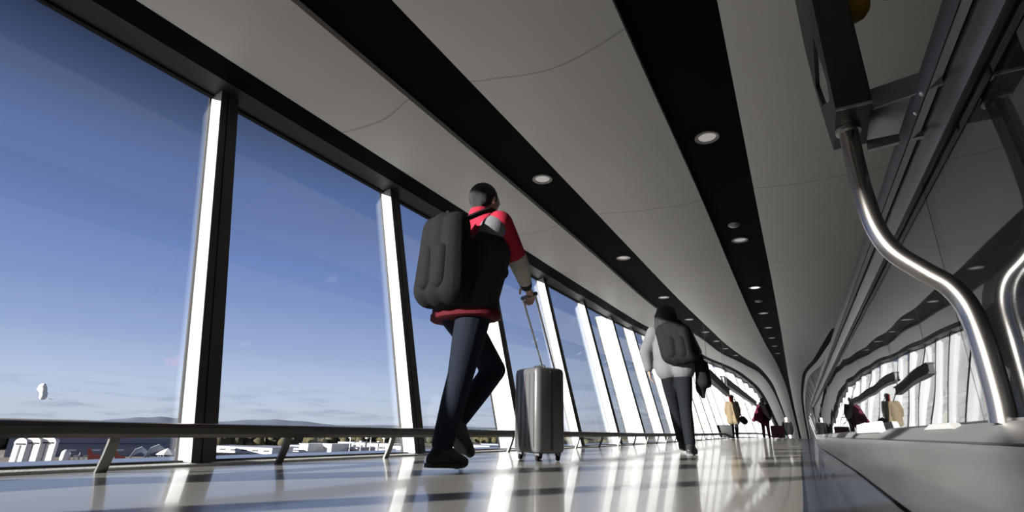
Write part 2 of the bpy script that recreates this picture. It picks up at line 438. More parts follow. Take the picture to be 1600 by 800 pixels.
# ------------------------------------------------------------------ housing with the bent tube
hs = empty('steel_housing', (.2,1.5,.9)); tag(hs, 'dark steel housing with slot and bent tube, bracketed to the walkway handrail', 'housing')
x0, x1 = .165, .245
side = [(1.37,1.02),(1.58,1.015),(1.66,1.17),(1.75,1.36),(1.80,1.56),(1.80,1.95),(1.74,2.3),(1.37,2.3)]
# body with a slot cut through its left cheek: cheek built from strips around the opening
b = MB()
b.prism(side, 'x', x0+.012, x1)
b.build('body', M['housing'], hs, bevel=.003)
slot = [(1.515,1.375),(1.425,1.145),(1.45,1.10),(1.63,1.20),(1.70,1.32)]
def cheek():
    bm = MB(); out = side
    # triangulate outer polygon with hole by joining rings
    N_ = 40
    def ring(poly, n):
        P = [Vector(p) for p in poly]; L = [ (P[(i+1)%len(P)]-P[i]).length for i in range(len(P))]; T = sum(L); res = []
        c = sum(P, Vector((0,0)))/len(P)
        for k in range(n):
            d = T*k/n; i = 0
            while d > L[i]: d -= L[i]; i += 1
            res.append(P[i]+(P[(i+1)%len(P)]-P[i])*(d/L[i]))
        return res
    # align by angle about the slot centre
    cx = Vector((1.54,1.23))
    def hit(poly, ang):
        d = Vector((math.cos(ang), math.sin(ang))); best = None
        for i in range(len(poly)):
            a = Vector(poly[i])-cx; e = Vector(poly[(i+1)%len(poly)])-cx; w = e-a
            den = d.x*w.y-d.y*w.x
            if abs(den) < 1e-9: continue
            t = (a.x*w.y-a.y*w.x)/den; u = (a.x*d.y-a.y*d.x)/den
            if t > 0 and -1e-6 <= u <= 1+1e-6 and (best is None or t > best): best = t
        return cx + d*best
    angs = sorted(set([2*PI*k/N_ for k in range(N_)] + [math.atan2(p[1]-cx.y, p[0]-cx.x)%(2*PI) for p in side+slot]))
    O = [hit(side, a) for a in angs]; I = [hit(slot, a) for a in angs]
    rings = []
    for (P, x) in ((I, x0+.012),(I, x0),(O, x0),(O, x0+.012)):
        rings.append([(x, p.x, p.y) for p in P])
    bm.rings(rings, caps=False)
    return bm
cheek().build('side_plate', M['housing'], hs)
MB().prism(slot, 'x', x0+.006, x0+.011).build('slot_window', M['bal'], hs)
# bright bottom edge
MB().box(x0,x1,1.366,1.372,1.018,1.024).build('edge_strip', M['steel'], hs)
# bracket to the handrail: sloping plate with flanges
MB().hexa([(.243,1.37,1.02),(.318,1.14,.905),(.318,1.36,.905),(.243,1.577,1.015),(.243,1.37,1.03),(.318,1.14,.915),(.318,1.36,.915),(.243,1.577,1.025)]).build('bracket_plate', M['housing'], hs)
MB().hexa([(.243,1.366,1.00),(.318,1.135,.888),(.318,1.142,.888),(.243,1.373,1.00),(.243,1.366,1.055),(.318,1.135,.93),(.318,1.142,.93),(.243,1.373,1.055)]).build('bracket_flange', M['guide'], hs)
MB().hexa([(.243,1.56,.985),(.318,1.345,.888),(.318,1.36,.888),(.243,1.575,.985),(.243,1.56,1.03),(.318,1.345,.92),(.318,1.36,.92),(.243,1.575,1.03)]).build('bracket_flange', M['housing'], hs)
MB().sphere((.300,1.28,.915), .007, 10, 6).build('bolt', M['steel'], hs)
MB().sphere((.300,1.20,.915), .007, 10, 6).build('bolt', M['steel'], hs)
MB().lathe((x1,1.46,1.40), [(.001,.0),(.055,.0),(.055,.02),(.048,.045),(.03,.06),(.001,.066)], 24, 'x').build('beacon', M['yellow'], hs, smooth=True, auto=.8)
# tube path, smoothed
ctrl = [(0.196,1.475,1.020),(0.193,1.462,0.916),(0.194,1.448,0.807),(0.201,1.435,0.714),(0.223,1.426,0.645),(0.266,1.419,0.591),(0.306,1.413,0.547),(0.326,1.406,0.493),(0.331,1.394,0.411),(0.332,1.394,0.308),(0.329,1.394,0.257)]
def smooth_path(P, n=6):
    out = []
    for i in range(len(P)-1):
        p0 = Vector(P[max(i-1,0)]); p1 = Vector(P[i]); p2 = Vector(P[i+1]); p3 = Vector(P[min(i+2,len(P)-1)])
        for k in range(n):
            t = k/n
            out.append(.5*((2*p1)+(-p0+p2)*t+(2*p0-5*p1+4*p2-p3)*t*t+(-p0+3*p1-3*p2+p3)*t**3))
    out.append(Vector(P[-1])); return out
tb = MB().tube(smooth_path(ctrl), .0225, 28).build('bent_tube', M['tube'], hs, smooth=True, auto=1.0)
MB().lathe((.195,1.475,1.005), [(.001,.0),(.030,.0),(.030,.012),(.001,.012)], 28).build('tube_collar', M['steel'], tb, smooth=True, auto=.8)
# dome camera on the ceiling above
dc = empty('ceiling_dome', (.70,2.78,ZC(2.8)-.05)); tag(dc, 'black dome fitting under the pale ceiling at the top right', 'dome')
MB().lathe((.70,2.78,2.60), [(.001,.0),(.135,.0),(.14,-.03),(.12,-.045),(.001,-.045)], 28).build('dome_base', M['dark'], dc, smooth=True, auto=.6)
MB().lathe((.70,2.78,2.56), [(.115,.0),(.105,-.05),(.07,-.09),(.03,-.108),(.001,-.11)], 28).build('dome_cover', M['black'], dc, smooth=True, auto=.9)

# ------------------------------------------------------------------ downlights
ORD = ['nearest','second','third','fourth','fifth','sixth','seventh','eighth']
def downlight(x, s, lab, grp, lit):
    z = ZC(s)+.045
    r = empty('downlight', (x,s,z)); tag(r, lab, 'ceiling light', grp)
    MB().lathe((x,s,z), [(.078,.0),(.078,-.010),(.098,-.012),(.104,-.006),(.104,.0)], 28).build('trim_ring', M['ring'], r, smooth=True, auto=.6)
    MB().lathe((x,s,z), [(.001,-.004),(.066,-.004),(.074,-.001),(.001,-.001)], 28).build('lens', M['lensb'] if lit else M['lens'], r)
for k in range(8):
    s = 4.2+2.8*k
    x = (UB(s)+UC(s))/2+.04; downlight(x, s, ORD[k]+' downlight from the camera in the black strip above the walkers', 'downlights in the strip nearer the windows', False)
for k in range(8):
    s = 4.15+2.8*k
    x = (UD(s)+UE(s))/2-.02; downlight(x, s, ORD[k]+' downlight from the camera in the wider middle black strip', 'downlights in the middle strip', k == 2)
for k, s in enumerate((6.35, 11.0)):
    x = (UD(s)+UE(s))/2-.03; z = ZC(s)+.045
    r = empty('smoke_detector', (x,s,z)); tag(r, ('nearer' if k==0 else 'further')+' small dark round fitting between downlights in the middle strip', 'detector', 'dark round fittings in the middle strip')
    MB().lathe((x,s,z), [(.001,-.03),(.05,-.028),(.07,-.012),(.075,.0),(.001,.0)], 24).build('cover', M['ring'], r, smooth=True, auto=.7)

# ------------------------------------------------------------------ hanging signs across the bridge
M['sign'] = mat('sign_box', (.055,.055,.06), .45, .2, .1, 4)
M['signm'] = mat('sign_metal', (.30,.30,.31), .5, .1, .06, 4)
def sign(nm, lab, a, e, h, w, mt, rim):
    (ax, ay, az), (ex, ey, ez) = a, e
    r = empty(nm, (ax,ay,az)); tag(r, lab, 'hanging sign')
    q = []
    for z in (0, h):
        q += [(ax-w/2,ay,az+z),(ax+w/2,ay,az+z),(ex+w/2,ey,ez+z),(ex-w/2,ey,ez+z)]
    MB().hexa(q).build('sign_box', mt, r, bevel=.01)
    q = []
    for z in (h, h+.03):
        q += [(ax-w/2-.02,ay-.02,az+z),(ax+w/2+.02,ay-.02,az+z),(ex+w/2+.02,ey+.02,ez+z),(ex-w/2-.02,ey+.02,ez+z)]
    MB().hexa(q).build('top_rail', rim, r)
    q = []
    for z in (-.03, 0):
        q += [(ax-w/2-.02,ay-.02,az+z),(ax+w/2+.02,ay-.02,az+z),(ex+w/2+.02,ey+.02,ez+z),(ex-w/2-.02,ey+.02,ez+z)]
    MB().hexa(q).build('bottom_rail', rim, r)
    for t in (.03,.97):
        x = ax+(ex-ax)*t; y = ay+(ey-ay)*t; z = az+(ez-az)*t
        MB().tube([(x,y,z+h+.02),(x,y,ZC(y)+.04)], .005, 8).build('hanger', M['signm'], r)
sign('hanging_sign', 'short dark hanging sign box just right of the walking woman', (-2.02,13.0,1.50), (-2.25,18.2,1.42), .16, .10, M['sign'], M['sign'])
sign('hanging_sign', 'long grey hanging sign box with metal rails above the beige coat walker', (-2.60,20.0,1.98), (-2.76,34,1.86), .20, .12, M['signm'], M['dark'])

# ------------------------------------------------------------------ people
def bake(bmx, name, mt, parent, voxel, smooth=6, extra=None):
    bmesh.ops.recalc_face_normals(bmx.bm, faces=bmx.bm.faces)
    me = bpy.data.meshes.new('tmp'); bmx.bm.to_mesh(me); bmx.bm.free()
    o = bpy.data.objects.new('tmp', me); col.objects.link(o)
    md = o.modifiers.new('r', 'REMESH'); md.mode = 'VOXEL'; md.voxel_size = voxel; md.use_smooth_shade = True
    if smooth:
        m2 = o.modifiers.new('s', 'SMOOTH'); m2.factor = .5; m2.iterations = smooth
    dg = bpy.context.evaluated_depsgraph_get(); dg.update()
    nm = bpy.data.meshes.new_from_object(o.evaluated_get(dg)); nm.name = name
    bpy.data.objects.remove(o); bpy.data.meshes.remove(me)
    nm.transform(Matrix.Translation(-Vector(wloc(parent))))
    nm.materials.clear(); nm.materials.append(mt)
    nm.polygons.foreach_set('use_smooth', [True]*len(nm.polygons))
    r = bpy.data.objects.new(name, nm)
    return link(r, parent)

def chain(b, pts, rr):
    for i in range(len(pts)-1): b.capsule(pts[i], pts[i+1], rr[i], rr[i+1])
    return b

def V(*a): return Vector(a)

def add_hand(b, wrist, d, palm_n, curl=.5, k=1.0, side=1):
    """hand with palm, four fingers, thumb; d = direction of hand, palm_n = palm normal"""
    d = Vector(d).normalized(); n = Vector(palm_n); n = (n - d*n.dot(d)).normalized(); w = d.cross(n)*side
    W = Vector(wrist)
    for t in (-.028,-.010,.010,.028):
        b.capsule(W + w*t*.6*k, W + d*.085*k + w*t*k, .015*k, .012*k, 8)
    for t, L in ((-.031,.062),(-.0105,.076),(.0105,.082),(.031,.074)):
        p = W + d*.09*k + w*t*k; dd = Vector(d); r = .0095*k
        for j, f in enumerate((.42,.32,.26)):
            ang = curl*(.9 if j else .6)
            dd = (dd*math.cos(ang) + n*math.sin(ang)).normalized()
            q = p + dd*L*f*k; b.capsule(p, q, r, r*.93, 8); p = q; r *= .93
            nn = n
    p = W + d*.025*k + w*.030*k; q = p + (d*.5+w*.75+n*.35).normalized()*.045*k; b.capsule(p, q, .013*k, .011*k, 8)
    q2 = q + (d*.85+w*.1+n*.5).normalized()*.035*k; b.capsule(q, q2, .011*k, .009*k, 8)

def add_head(b, c, fwd, k=1.0):
    """skull, jaw, nose, ears, neck side handled by caller; c = head centre"""
    f = Vector(fwd).normalized(); up = V(0,0,1); r = f.cross(up).normalized(); c = Vector(c)
    b.sphere(c + f*-.01*k + up*.02*k, (.078*k,.078*k,.095*k))
    b.capsule(c + f*-.03*k + up*.02*k, c + f*.03*k + up*.02*k, .078*k, .074*k)
    b.capsule(c + f*.025*k - up*.03*k, c + f*.045*k - up*.075*k, .060*k, .038*k)
    b.capsule(c + f*.088*k + up*.005*k, c + f*.108*k - up*.025*k, .011*k, .014*k, 8)
    b.capsule(c + f*.086*k - up*.055*k + r*.018*k, c + f*.086*k - up*.055*k - r*.018*k, .010*k, .010*k, 8)
    b.capsule(c + f*.083*k + up*.022*k + r*.04*k, c + f*.083*k + up*.022*k - r*.04*k, .014*k, .014*k, 8)
    for sgn in (-1,1):
        b.capsule(c + r*sgn*.078*k + up*.015*k, c + r*sgn*.082*k - up*.02*k, .016*k, .012*k, 8)

def add_foot(b, ankle, toe_dir, heel_z, k=1.0, r=1.0):
    A = Vector(ankle); t = Vector(toe_dir)
    heel = A - t*.055*k + V(0,0,-.055*k); ball = A + t*.125*k + V(0,0,-.058*k); toe = A + t*.175*k + V(0,0,-.062*k)
    b.capsule(A, heel, .042*r, .036*r); b.capsule(A, ball, .045*r, .036*r); b.capsule(heel, ball, .034*r, .036*r); b.capsule(ball, toe, .040*r, .030*r)

def make_person(P, lab, mats, voxel=.012, k=1.0, coat_len=None, eyes=True):
    """P: joint dictionary in world coordinates"""
    root = empty('person', P['root']); tag(root, lab, 'person')
    fwd = Vector(P['fwd']).normalized(); side = fwd.cross(V(0,0,1)).normalized()
    pel, che, nec, hd = [Vector(P[x]) for x in ('pel','che','nec','head')]
    b = MB()
    # trunk under the clothes
    for sg in (-1,1):
        b.capsule(pel+side*.07*sg*k, che+side*.085*sg*k, .105*k, .105*k)
        b.capsule(che+side*.085*sg*k, nec+side*.10*sg*k-V(0,0,.06), .105*k, .07*k)
    b.capsule(nec-V(0,0,.05), hd-V(0,0,.04), .058*k, .055*k)
    add_head(b, hd, P.get('look', fwd), k)
    for S_ in 'LR':
        chain(b, [P['sh'+S_],P['el'+S_],P['wr'+S_]], [.052*k,.040*k,.028*k])
        chain(b, [P['hi'+S_],P['kn'+S_],P['an'+S_]], [.085*k,.055*k,.038*k])
        add_hand(b, P['wr'+S_], P['hd'+S_], P['pn'+S_], P.get('curl',.5), k, 1 if S_=='R' else -1)
        add_foot(b, P['an'+S_], P['toe'+S_], 0, k, .85)
    body = bake(b, 'body', mats['skin'], root, min(voxel,.008) if voxel<.013 else voxel, 2)
    # trousers
    b = MB()
    b.capsule(pel+side*.065*k, pel+side*.065*k+V(0,0,.10), .118*k, .112*k); b.capsule(pel-side*.065*k, pel-side*.065*k+V(0,0,.10), .118*k, .112*k)
    for S_ in 'LR':
        kn = Vector(P['kn'+S_]); an = Vector(P['an'+S_]); hi = Vector(P['hi'+S_])
        mid = kn.lerp(an, .35)
        tk = P.get('tk', 1.0)
        chain(b, [hi, hi.lerp(kn,.5), kn, mid, an+(kn-an)*.08], [.108*k*tk,.095*k*tk,.074*k*tk,.072*k*tk,.060*k*tk])
    if 'trousers' in mats: bake(b, 'trousers', mats['trousers'], root, voxel, 4)
    # shoes
    for S_ in 'LR':
        b = MB(); an = Vector(P['an'+S_]); t = Vector(P['toe'+S_])
        add_foot(b, an, t, 0, k, 1.08)
        b.capsule(an, an+(Vector(P['kn'+S_])-an).normalized()*.06*k, .050*k, .048*k)
        sh = bake(b, 'shoe', mats['shoe'], root, voxel*.8, 2)
        if voxel < .02:
            b = MB(); up = V(0,0,1); w = t.cross(up)
            if w.length < .01: w = side
            w.normalize(); nrm = w.cross(t).normalized()
            outl = [(-.095,-.03),(-.10,0),(-.095,.03),(-.02,.036),(.08,.048),(.16,.044),(.205,.02),(.21,0),(.205,-.02),(.16,-.044),(.08,-.048),(-.02,-.036)]
            base = an - nrm*.092*k
            b.rings([[base + t*x*k + w*y*k - nrm*h for x, y in [(px_*.86-.004, py_*.92) for px_, py_ in outl]] for h in (.0,.0+(-.022))])
            b.build('sole', mats.get('sole', mats['shoe']), sh, smooth=False)
    if eyes:
        for sg in (-1,1):
            f = Vector(P.get('look', fwd)).normalized(); r = f.cross(V(0,0,1)).normalized()
            MB().sphere(hd + f*.083*k + V(0,0,.008*k) + r*.030*sg*k, .011*k, 10, 8).build('eye', M['black'], body)
    return root, body, side, fwd

skin = mat('skin', (.50,.31,.23), .5, 0, .06, 20)
cl = lambda n, c, r=.85, nz=.12: mat(n, c, r, 0, nz, 14, bump=.25, bscale=140, spec=.25)
C_navy = cl('jeans_navy', (.006,.010,.021)); C_black = cl('cloth_black', (.010,.010,.011)); C_red = cl('cloth_red', (.42,.02,.05))
C_cream = cl('cloth_cream', (.50,.47,.42)); C_grey = cl('cloth_grey', (.16,.16,.175)); C_dgrey = cl('cloth_dark_grey', (.028,.028,.030))
C_darkred = cl('cloth_dark_red', (.085,.004,.010)); C_hair = mat('hair_dark', (.010,.009,.009), .55, 0, .4, 60, bump=.5, bscale=120, stretch=(6,6,1))
C_knit = cl('knit_grey', (.155,.155,.16)); C_denim = cl('denim', (.006,.008,.012))
C_pack = cl('pack_nylon', (.008,.008,.009)); C_shoe = mat('shoe_black', (.008,.008,.009), .5, 0, .1, 20)
C_boot = mat('boot_grey', (.025,.025,.028), .5, 0, .1, 20)
C_sand = cl('coat_sand', (.23,.178,.112)); C_olive = cl('olive', (.10,.085,.03)); C_rust = cl('hat_rust', (.14,.014,.010)); C_burg = cl('burgundy', (.085,.007,.028)); C_wine = cl('wine', (.085,.014,.024))
C_plum = cl('dark_plum', (.03,.010,.02)); C_taupe = cl('scarf_taupe', (.18,.14,.14)); C_white = cl('white_cloth', (.75,.75,.75))

# --- person with the red and black jacket ---------------------------------
K = .98
P1 = dict(root=(-1.72,2.42,0), fwd=(0.10,1,0), look=(.25,1,-.1),
  pel=(-1.70,2.42,.93), che=(-1.675,2.46,1.22), nec=(-1.66,2.47,1.47), head=(-1.645,2.50,1.60),
  shL=(-1.85,2.50,1.42), elL=(-1.91,2.60,1.16), wrL=(-1.80,2.76,1.00), hdL=(.2,.6,-.6), pnL=(1,0,-.3),
  shR=(-1.49,2.45,1.40), elR=(-1.47,2.66,1.21), wrR=(-1.530,2.87,1.125), hdR=(-.1,.8,-.35), pnR=(-.5,-.2,-.9),
  hiR=(-1.62,2.41,.90), knR=(-1.68,2.38,.50), anR=(-1.755,2.345,.115), toeR=(.16,.985,-.04),
  hiL=(-1.79,2.43,.90), knL=(-1.70,2.77,.575), anL=(-1.775,2.50,.26), toeL=(.05,.80,-.60), curl=.9, tk=1.0)
m1 = dict(skin=skin, trousers=C_navy, shoe=C_shoe)
r1, b1, side, fwd = make_person(P1, 'person in red, cream and black jacket striding after the silver suitcase', m1, .010)
pel, che, nec, hd = [Vector(P1[x]) for x in ('pel','che','nec','head')]
b = MB()
for sg in (-1,1):
    b.capsule(pel+side*.085*sg+V(0,0,.06), che+side*.10*sg, .142, .142)
    b.capsule(che+side*.10*sg, nec+side*.10*sg-V(0,0,.10), .142, .085)
b.rings([[pel+side*math.cos(a)*.228+fwd*math.sin(a)*.148+V(0,0,z) for a in [2*PI*k/24 for k in range(24)]] for z in (-.09,.10)])
chain(b, [P1['shL'],P1['elL'],P1['wrL']], [.072,.058,.042])
jk = bake(b, 'jacket', C_dgrey, r1, .010, 6)
b = MB()
b.rings([[pel+side*math.cos(a)*(.236+d_)+fwd*math.sin(a)*(.156+d_)+V(0,0,z) for a in [2*PI*k/28 for k in range(28)]] for z, d_ in ((-.108,-.012),(-.10,0),(-.07,0),(-.062,-.012))])
b.build('jacket_hem', C_darkred, jk, smooth=True, auto=.8)
b = MB()
b.capsule(nec+side*.06-V(0,0,.09), nec+side*.06-V(0,0,.04), .100, .080); b.capsule(nec-side*.10-V(0,0,.10), nec-side*.05-V(0,0,.035), .098, .075)
b.capsule(P1['shL'], Vector(P1['shL']).lerp(Vector(P1['elL']),.45), .080, .070)
b.capsule(nec-V(0,0,.02), nec+V(0,0,.035), .080, .074)
bake(b, 'red_yoke', C_red, jk, .010, 5)
shR, elR, wrR = Vector(P1['shR']), Vector(P1['elR']), Vector(P1['wrR'])
b = MB(); b.capsule(nec+side*.03-V(0,0,.13), shR+V(-.03,-.02,-.02), .080, .087); bake(b, 'grey_panel', C_grey, jk, .010, 4)
b = MB(); b.capsule(shR+V(-.01,0,.01), shR.lerp(elR,.75), .086, .067); bake(b, 'red_sleeve', C_red, jk, .010, 4)
b = MB(); b.capsule(shR.lerp(elR,.85), elR, .066, .062); b.capsule(elR, elR.lerp(wrR,.80), .062, .045); bake(b, 'cream_sleeve', C_cream, jk, .010, 4)
b = MB(); b.capsule(elR.lerp(wrR,.78), elR.lerp(wrR,.96), .046, .040); bake(b, 'cuff', C_dgrey, jk, .008, 3)
f = Vector(P1['look']).normalized()
b = MB(); b.sphere(hd+V(0,0,.035)-f*.018, (.094,.098,.098)); b.capsule(hd-f*.055+V(0,0,.02), hd-f*.05-V(0,0,.055), .062, .045)
bake(b, 'hair', C_hair, b1, .009, 2)
# backpack, worn on the back
bp = empty('backpack', (-1.72,2.16,1.05)); tag(bp, 'dark grey backpack on the back of the person in red and black', 'backpack')
c0 = che - fwd*.235 + V(-.03,0,-.08)
b = MB()
for sg in (-1,1):
    b.capsule(c0+side*.085*sg+V(0,0,-.17), c0+side*.075*sg+V(0,0,.20), .105, .088)
b.capsule(c0+V(0,0,-.17), c0+V(0,0,.20), .11, .10)
bake(b, 'pack_body', C_pack, bp, .010, 6)
b = MB()
for sg in (-1,1): b.capsule(c0-fwd*.065+side*.05*sg+V(0,0,-.14), c0-fwd*.060+side*.05*sg+V(0,0,.03), .062, .056)
bake(b, 'front_pocket', C_pack, bp, .010, 5)
for sg in (-1,1):
    o_ = nec + side*.115*sg
    MB().tube(smooth_path([tuple(c0+side*.09*sg+V(0,0,.22)), tuple(o_-fwd*.10+V(0,0,.0)), tuple(o_+V(0,0,.035)), tuple(o_+fwd*.10+V(0,0,-.05)), tuple(che+side*.12*sg+fwd*.15), tuple(che+side*.17*sg+fwd*.06-V(0,0,.14)), tuple(c0+side*.14*sg+V(0,0,-.2))]), .016, 8).build('shoulder_strap', C_black, bp, smooth=True)
MB().tube(smooth_path([tuple(c0+side*.03+V(0,0,.27)), tuple(c0+V(0,0,.31)), tuple(c0-side*.03+V(0,0,.27))]), .008, 8).build('grab_loop', C_black, bp, smooth=True)

# --- suitcase -------------------------------------------------------------
M['case'] = mat('case_shell', (.13,.13,.13), .32, .2, .05, 6)
M['cased'] = mat('case_trim', (.05,.05,.052), .45, 0, .1, 10)
def suitcase(c, rz, w, d, h, lab, shell, trim, handle_to=None, grp=None, detail=True):
    r = empty('suitcase', c); tag(r, lab, 'suitcase', grp)
    cx, cy, cz = c; Rm = Matrix.Rotation(rz, 3, 'Z')
    def T(x,y,z): return Vector(c)+Rm@V(x,y,z)
    b = MB(); bm = b.bm
    z0 = .055
    n = 6; rad = .045 if detail else .02
    def outline(inset, z):
        pts = []
        for (sx,sy,a0) in ((1,1,0),(-1,1,PI/2),(-1,-1,PI),(1,-1,3*PI/2)):
            for k in range(n+1):
                a = a0+PI/2*k/n
                pts.append(T(sx*(w/2-rad)+math.cos(a)*(rad-inset), sy*(d/2-rad)+math.sin(a)*(rad-inset), z))
        return pts
    b.rings([outline(.03,z0),outline(.008,z0+.012),outline(0,z0+.035),outline(0,h-.035),outline(.008,h-.012),outline(.03,h)])
    sh = b.build('shell', shell, r, smooth=True, auto=.7)
    if detail:
        for k in range(5):
            x = -w/2+w*(k+.75)/5.5
            MB().hexa([T(x-.008,-d/2-.004,.10),T(x+.008,-d/2-.004,.10),T(x+.008,-d/2+.003,.10),T(x-.008,-d/2+.003,.10),T(x-.008,-d/2-.004,h-.05),T(x+.008,-d/2-.004,h-.05),T(x+.008,-d/2+.003,h-.05),T(x-.008,-d/2+.003,h-.05)]).build('ridge', shell, sh)
        q = [[T(x,y,z) for (x,y) in ((-w/2-.002,-.008),(-w/2-.002,.008))] for z in (.1,.2)]
        MB().hexa([T(w/2-.003,-.012,.08),T(w/2+.003,-.012,.08),T(w/2+.003,.012,.08),T(w/2-.003,.012,.08),T(w/2-.003,-.012,h-.03),T(w/2+.003,-.012,h-.03),T(w/2+.003,.012,h-.03),T(w/2-.003,.012,h-.03)]).build('zip', trim, sh)
        MB().tube(smooth_path([T(-.07,0,h-.01),T(-.06,0,h+.022),T(.06,0,h+.022),T(.07,0,h-.01)]), .009, 8).build('carry_handle', trim, r, smooth=True)
    for sx in (-1,1):
        for sy in (-1,1):
            p = T(sx*(w/2-.05), sy*(d/2-.045), .025)
            if detail:
                wh = MB().lathe(tuple(p), [(.001,-.011),(.020,-.011),(.0245,-.006),(.0245,.006),(.020,.011),(.001,.011)], 16, 'x').build('wheel', M['gasket'], r, smooth=True, auto=.7)
                MB().box(p.x-.02,p.x+.02,p.y-.016,p.y+.016,p.z+.012,p.z+.042).build('fork', trim, wh, bevel=.004)
            else:
                MB().lathe(tuple(p), [(.001,-.012),(.025,-.012),(.025,.012),(.001,.012)], 10, 'x').build('wheel', trim, r)
    if handle_to:
        H = Vector(handle_to)
        hh = MB()
        for sx in (-1,1):
            hh.tube([T(sx*.075,d/2-.03,h-.03), H+Rm@V(sx*.075,0,-.01)], .0075, 8)
        st = hh.build('telescopic_handle', M['steel'], r, smooth=True)
        MB().tube([H+Rm@V(-.085,0,0),H+Rm@V(.085,0,0)], .014, 10).build('grip', trim, st, smooth=True)
    return r
tag(suitcase((-1.905,3.82,0), -.5, .34, .28, .70, 'large silver grey wheeled suitcase pushed ahead of the person in red and black', M['case'], M['cased'], handle_to=(-1.56,2.965,1.085)), None, None)

# --- woman in the grey jumper ---------------------------------------------
P2 = dict(root=(-1.32,6.3,0), fwd=(.05,1,0), look=(.0,1,-.1),
  pel=(-1.34,6.30,.95), che=(-1.36,6.31,1.22), nec=(-1.385,6.32,1.46), head=(-1.40,6.34,1.60),
  shL=(-1.57,6.32,1.40), elL=(-1.66,6.24,1.15), wrL=(-1.64,6.26,.93), hdL=(.15,.15,-1), pnL=(1,.2,0),
  shR=(-1.20,6.32,1.40), elR=(-1.10,6.36,1.14), wrR=(-1.12,6.56,1.03), hdR=(-.1,.8,.2), pnR=(-1,.1,0),
  hiL=(-1.42,6.30,.90), knL=(-1.42,6.50,.52), anL=(-1.40,6.66,.13), toeL=(-.05,.98,-.10),
  hiR=(-1.25,6.30,.90), knR=(-1.25,6.28,.50), anR=(-1.22,6.22,.095), toeR=(.08,.99,0), curl=.4, tk=1.02)
m2 = dict(skin=skin, trousers=C_denim, shoe=C_boot)
r2, b2, side, fwd = make_person(P2, 'dark haired woman in grey jumper and jeans walking away along the windows', m2, .013, k=.96)
pel, che, nec, hd = [Vector(P2[x]) for x in ('pel','che','nec','head')]
b = MB()
for sg in (-1,1):
    b.capsule(pel+side*.09*sg+V(0,0,-.0), che+side*.095*sg, .145, .135)
    b.capsule(che+side*.095*sg, nec+side*.10*sg-V(0,0,.09), .135, .085)
b.capsule(nec-V(0,0,.06), nec, .085, .075)
chain(b, [P2['shL'],P2['elL'],Vector(P2['elL']).lerp(Vector(P2['wrL']),.85)], [.085,.078,.052])
chain(b, [P2['shR'],P2['elR'],Vector(P2['elR']).lerp(Vector(P2['wrR']),.85)], [.085,.078,.052])
bake(b, 'jumper', C_knit, r2, .013, 5)
b = MB(); b.sphere(hd+V(0,-.01,.03), (.124,.124,.114)); b.capsule(hd+V(0,-.05,.0), hd+V(.0,-.095,-.20), .112, .095); b.capsule(hd+V(-.055,-.04,-.02), hd+V(-.085,-.07,-.22), .085, .055); b.capsule(hd+V(.055,-.04,-.02), hd+V(.075,-.07,-.20), .085, .06)
bake(b, 'hair', C_hair, b2, .011, 2)
bp2 = empty('backpack', (-1.16,6.1,1.2)); tag(bp2, 'black backpack slung over the right shoulder of the woman in grey', 'backpack')
c0 = che + side*.10 - fwd*.20 + V(0,0,.02)
b = MB()
for dx_ in (-.09,-.02,.05,.12): b.capsule(c0+V(dx_+.03,.0,-.17+abs(dx_)*.25), c0+V(dx_-.04,.03,.17-abs(dx_)*.5), .115, .10)
bake(b, 'pack_body', C_black, bp2, .013, 10)
b = MB(); b.capsule(c0+V(-.03,-.065,-.14), c0+V(-.04,-.055,.0), .07, .06); b.capsule(c0+V(.09,-.065,-.14), c0+V(.07,-.055,.0), .07, .06); bake(b, 'front_pocket', C_pack, bp2, .012, 6)
MB().tube(smooth_path([tuple(c0+V(-.02,.06,.2)), (-1.24,6.27,1.515), (-1.22,6.42,1.42), (-1.20,6.47,1.2), (-1.14,6.36,1.02)]), .018, 8).build('shoulder_strap', C_black, bp2, smooth=True)
ct = empty('folded_coat', (-1.06,6.4,.9)); tag(ct, 'black coat hanging over the right arm of the woman in grey', 'coat')
b = MB(); b.capsule((-1.08,6.38,1.10), (-1.05,6.40,.80), .06, .075); b.capsule((-1.08,6.44,1.08), (-1.09,6.46,.72), .05, .06); b.capsule((-1.02,6.42,1.0), (-1.01,6.44,.78), .045, .05); b.capsule((-1.10,6.44,.75), (-1.07,6.44,.64), .05, .03)
bake(b, 'coat_cloth', C_black, ct, .013, 5)

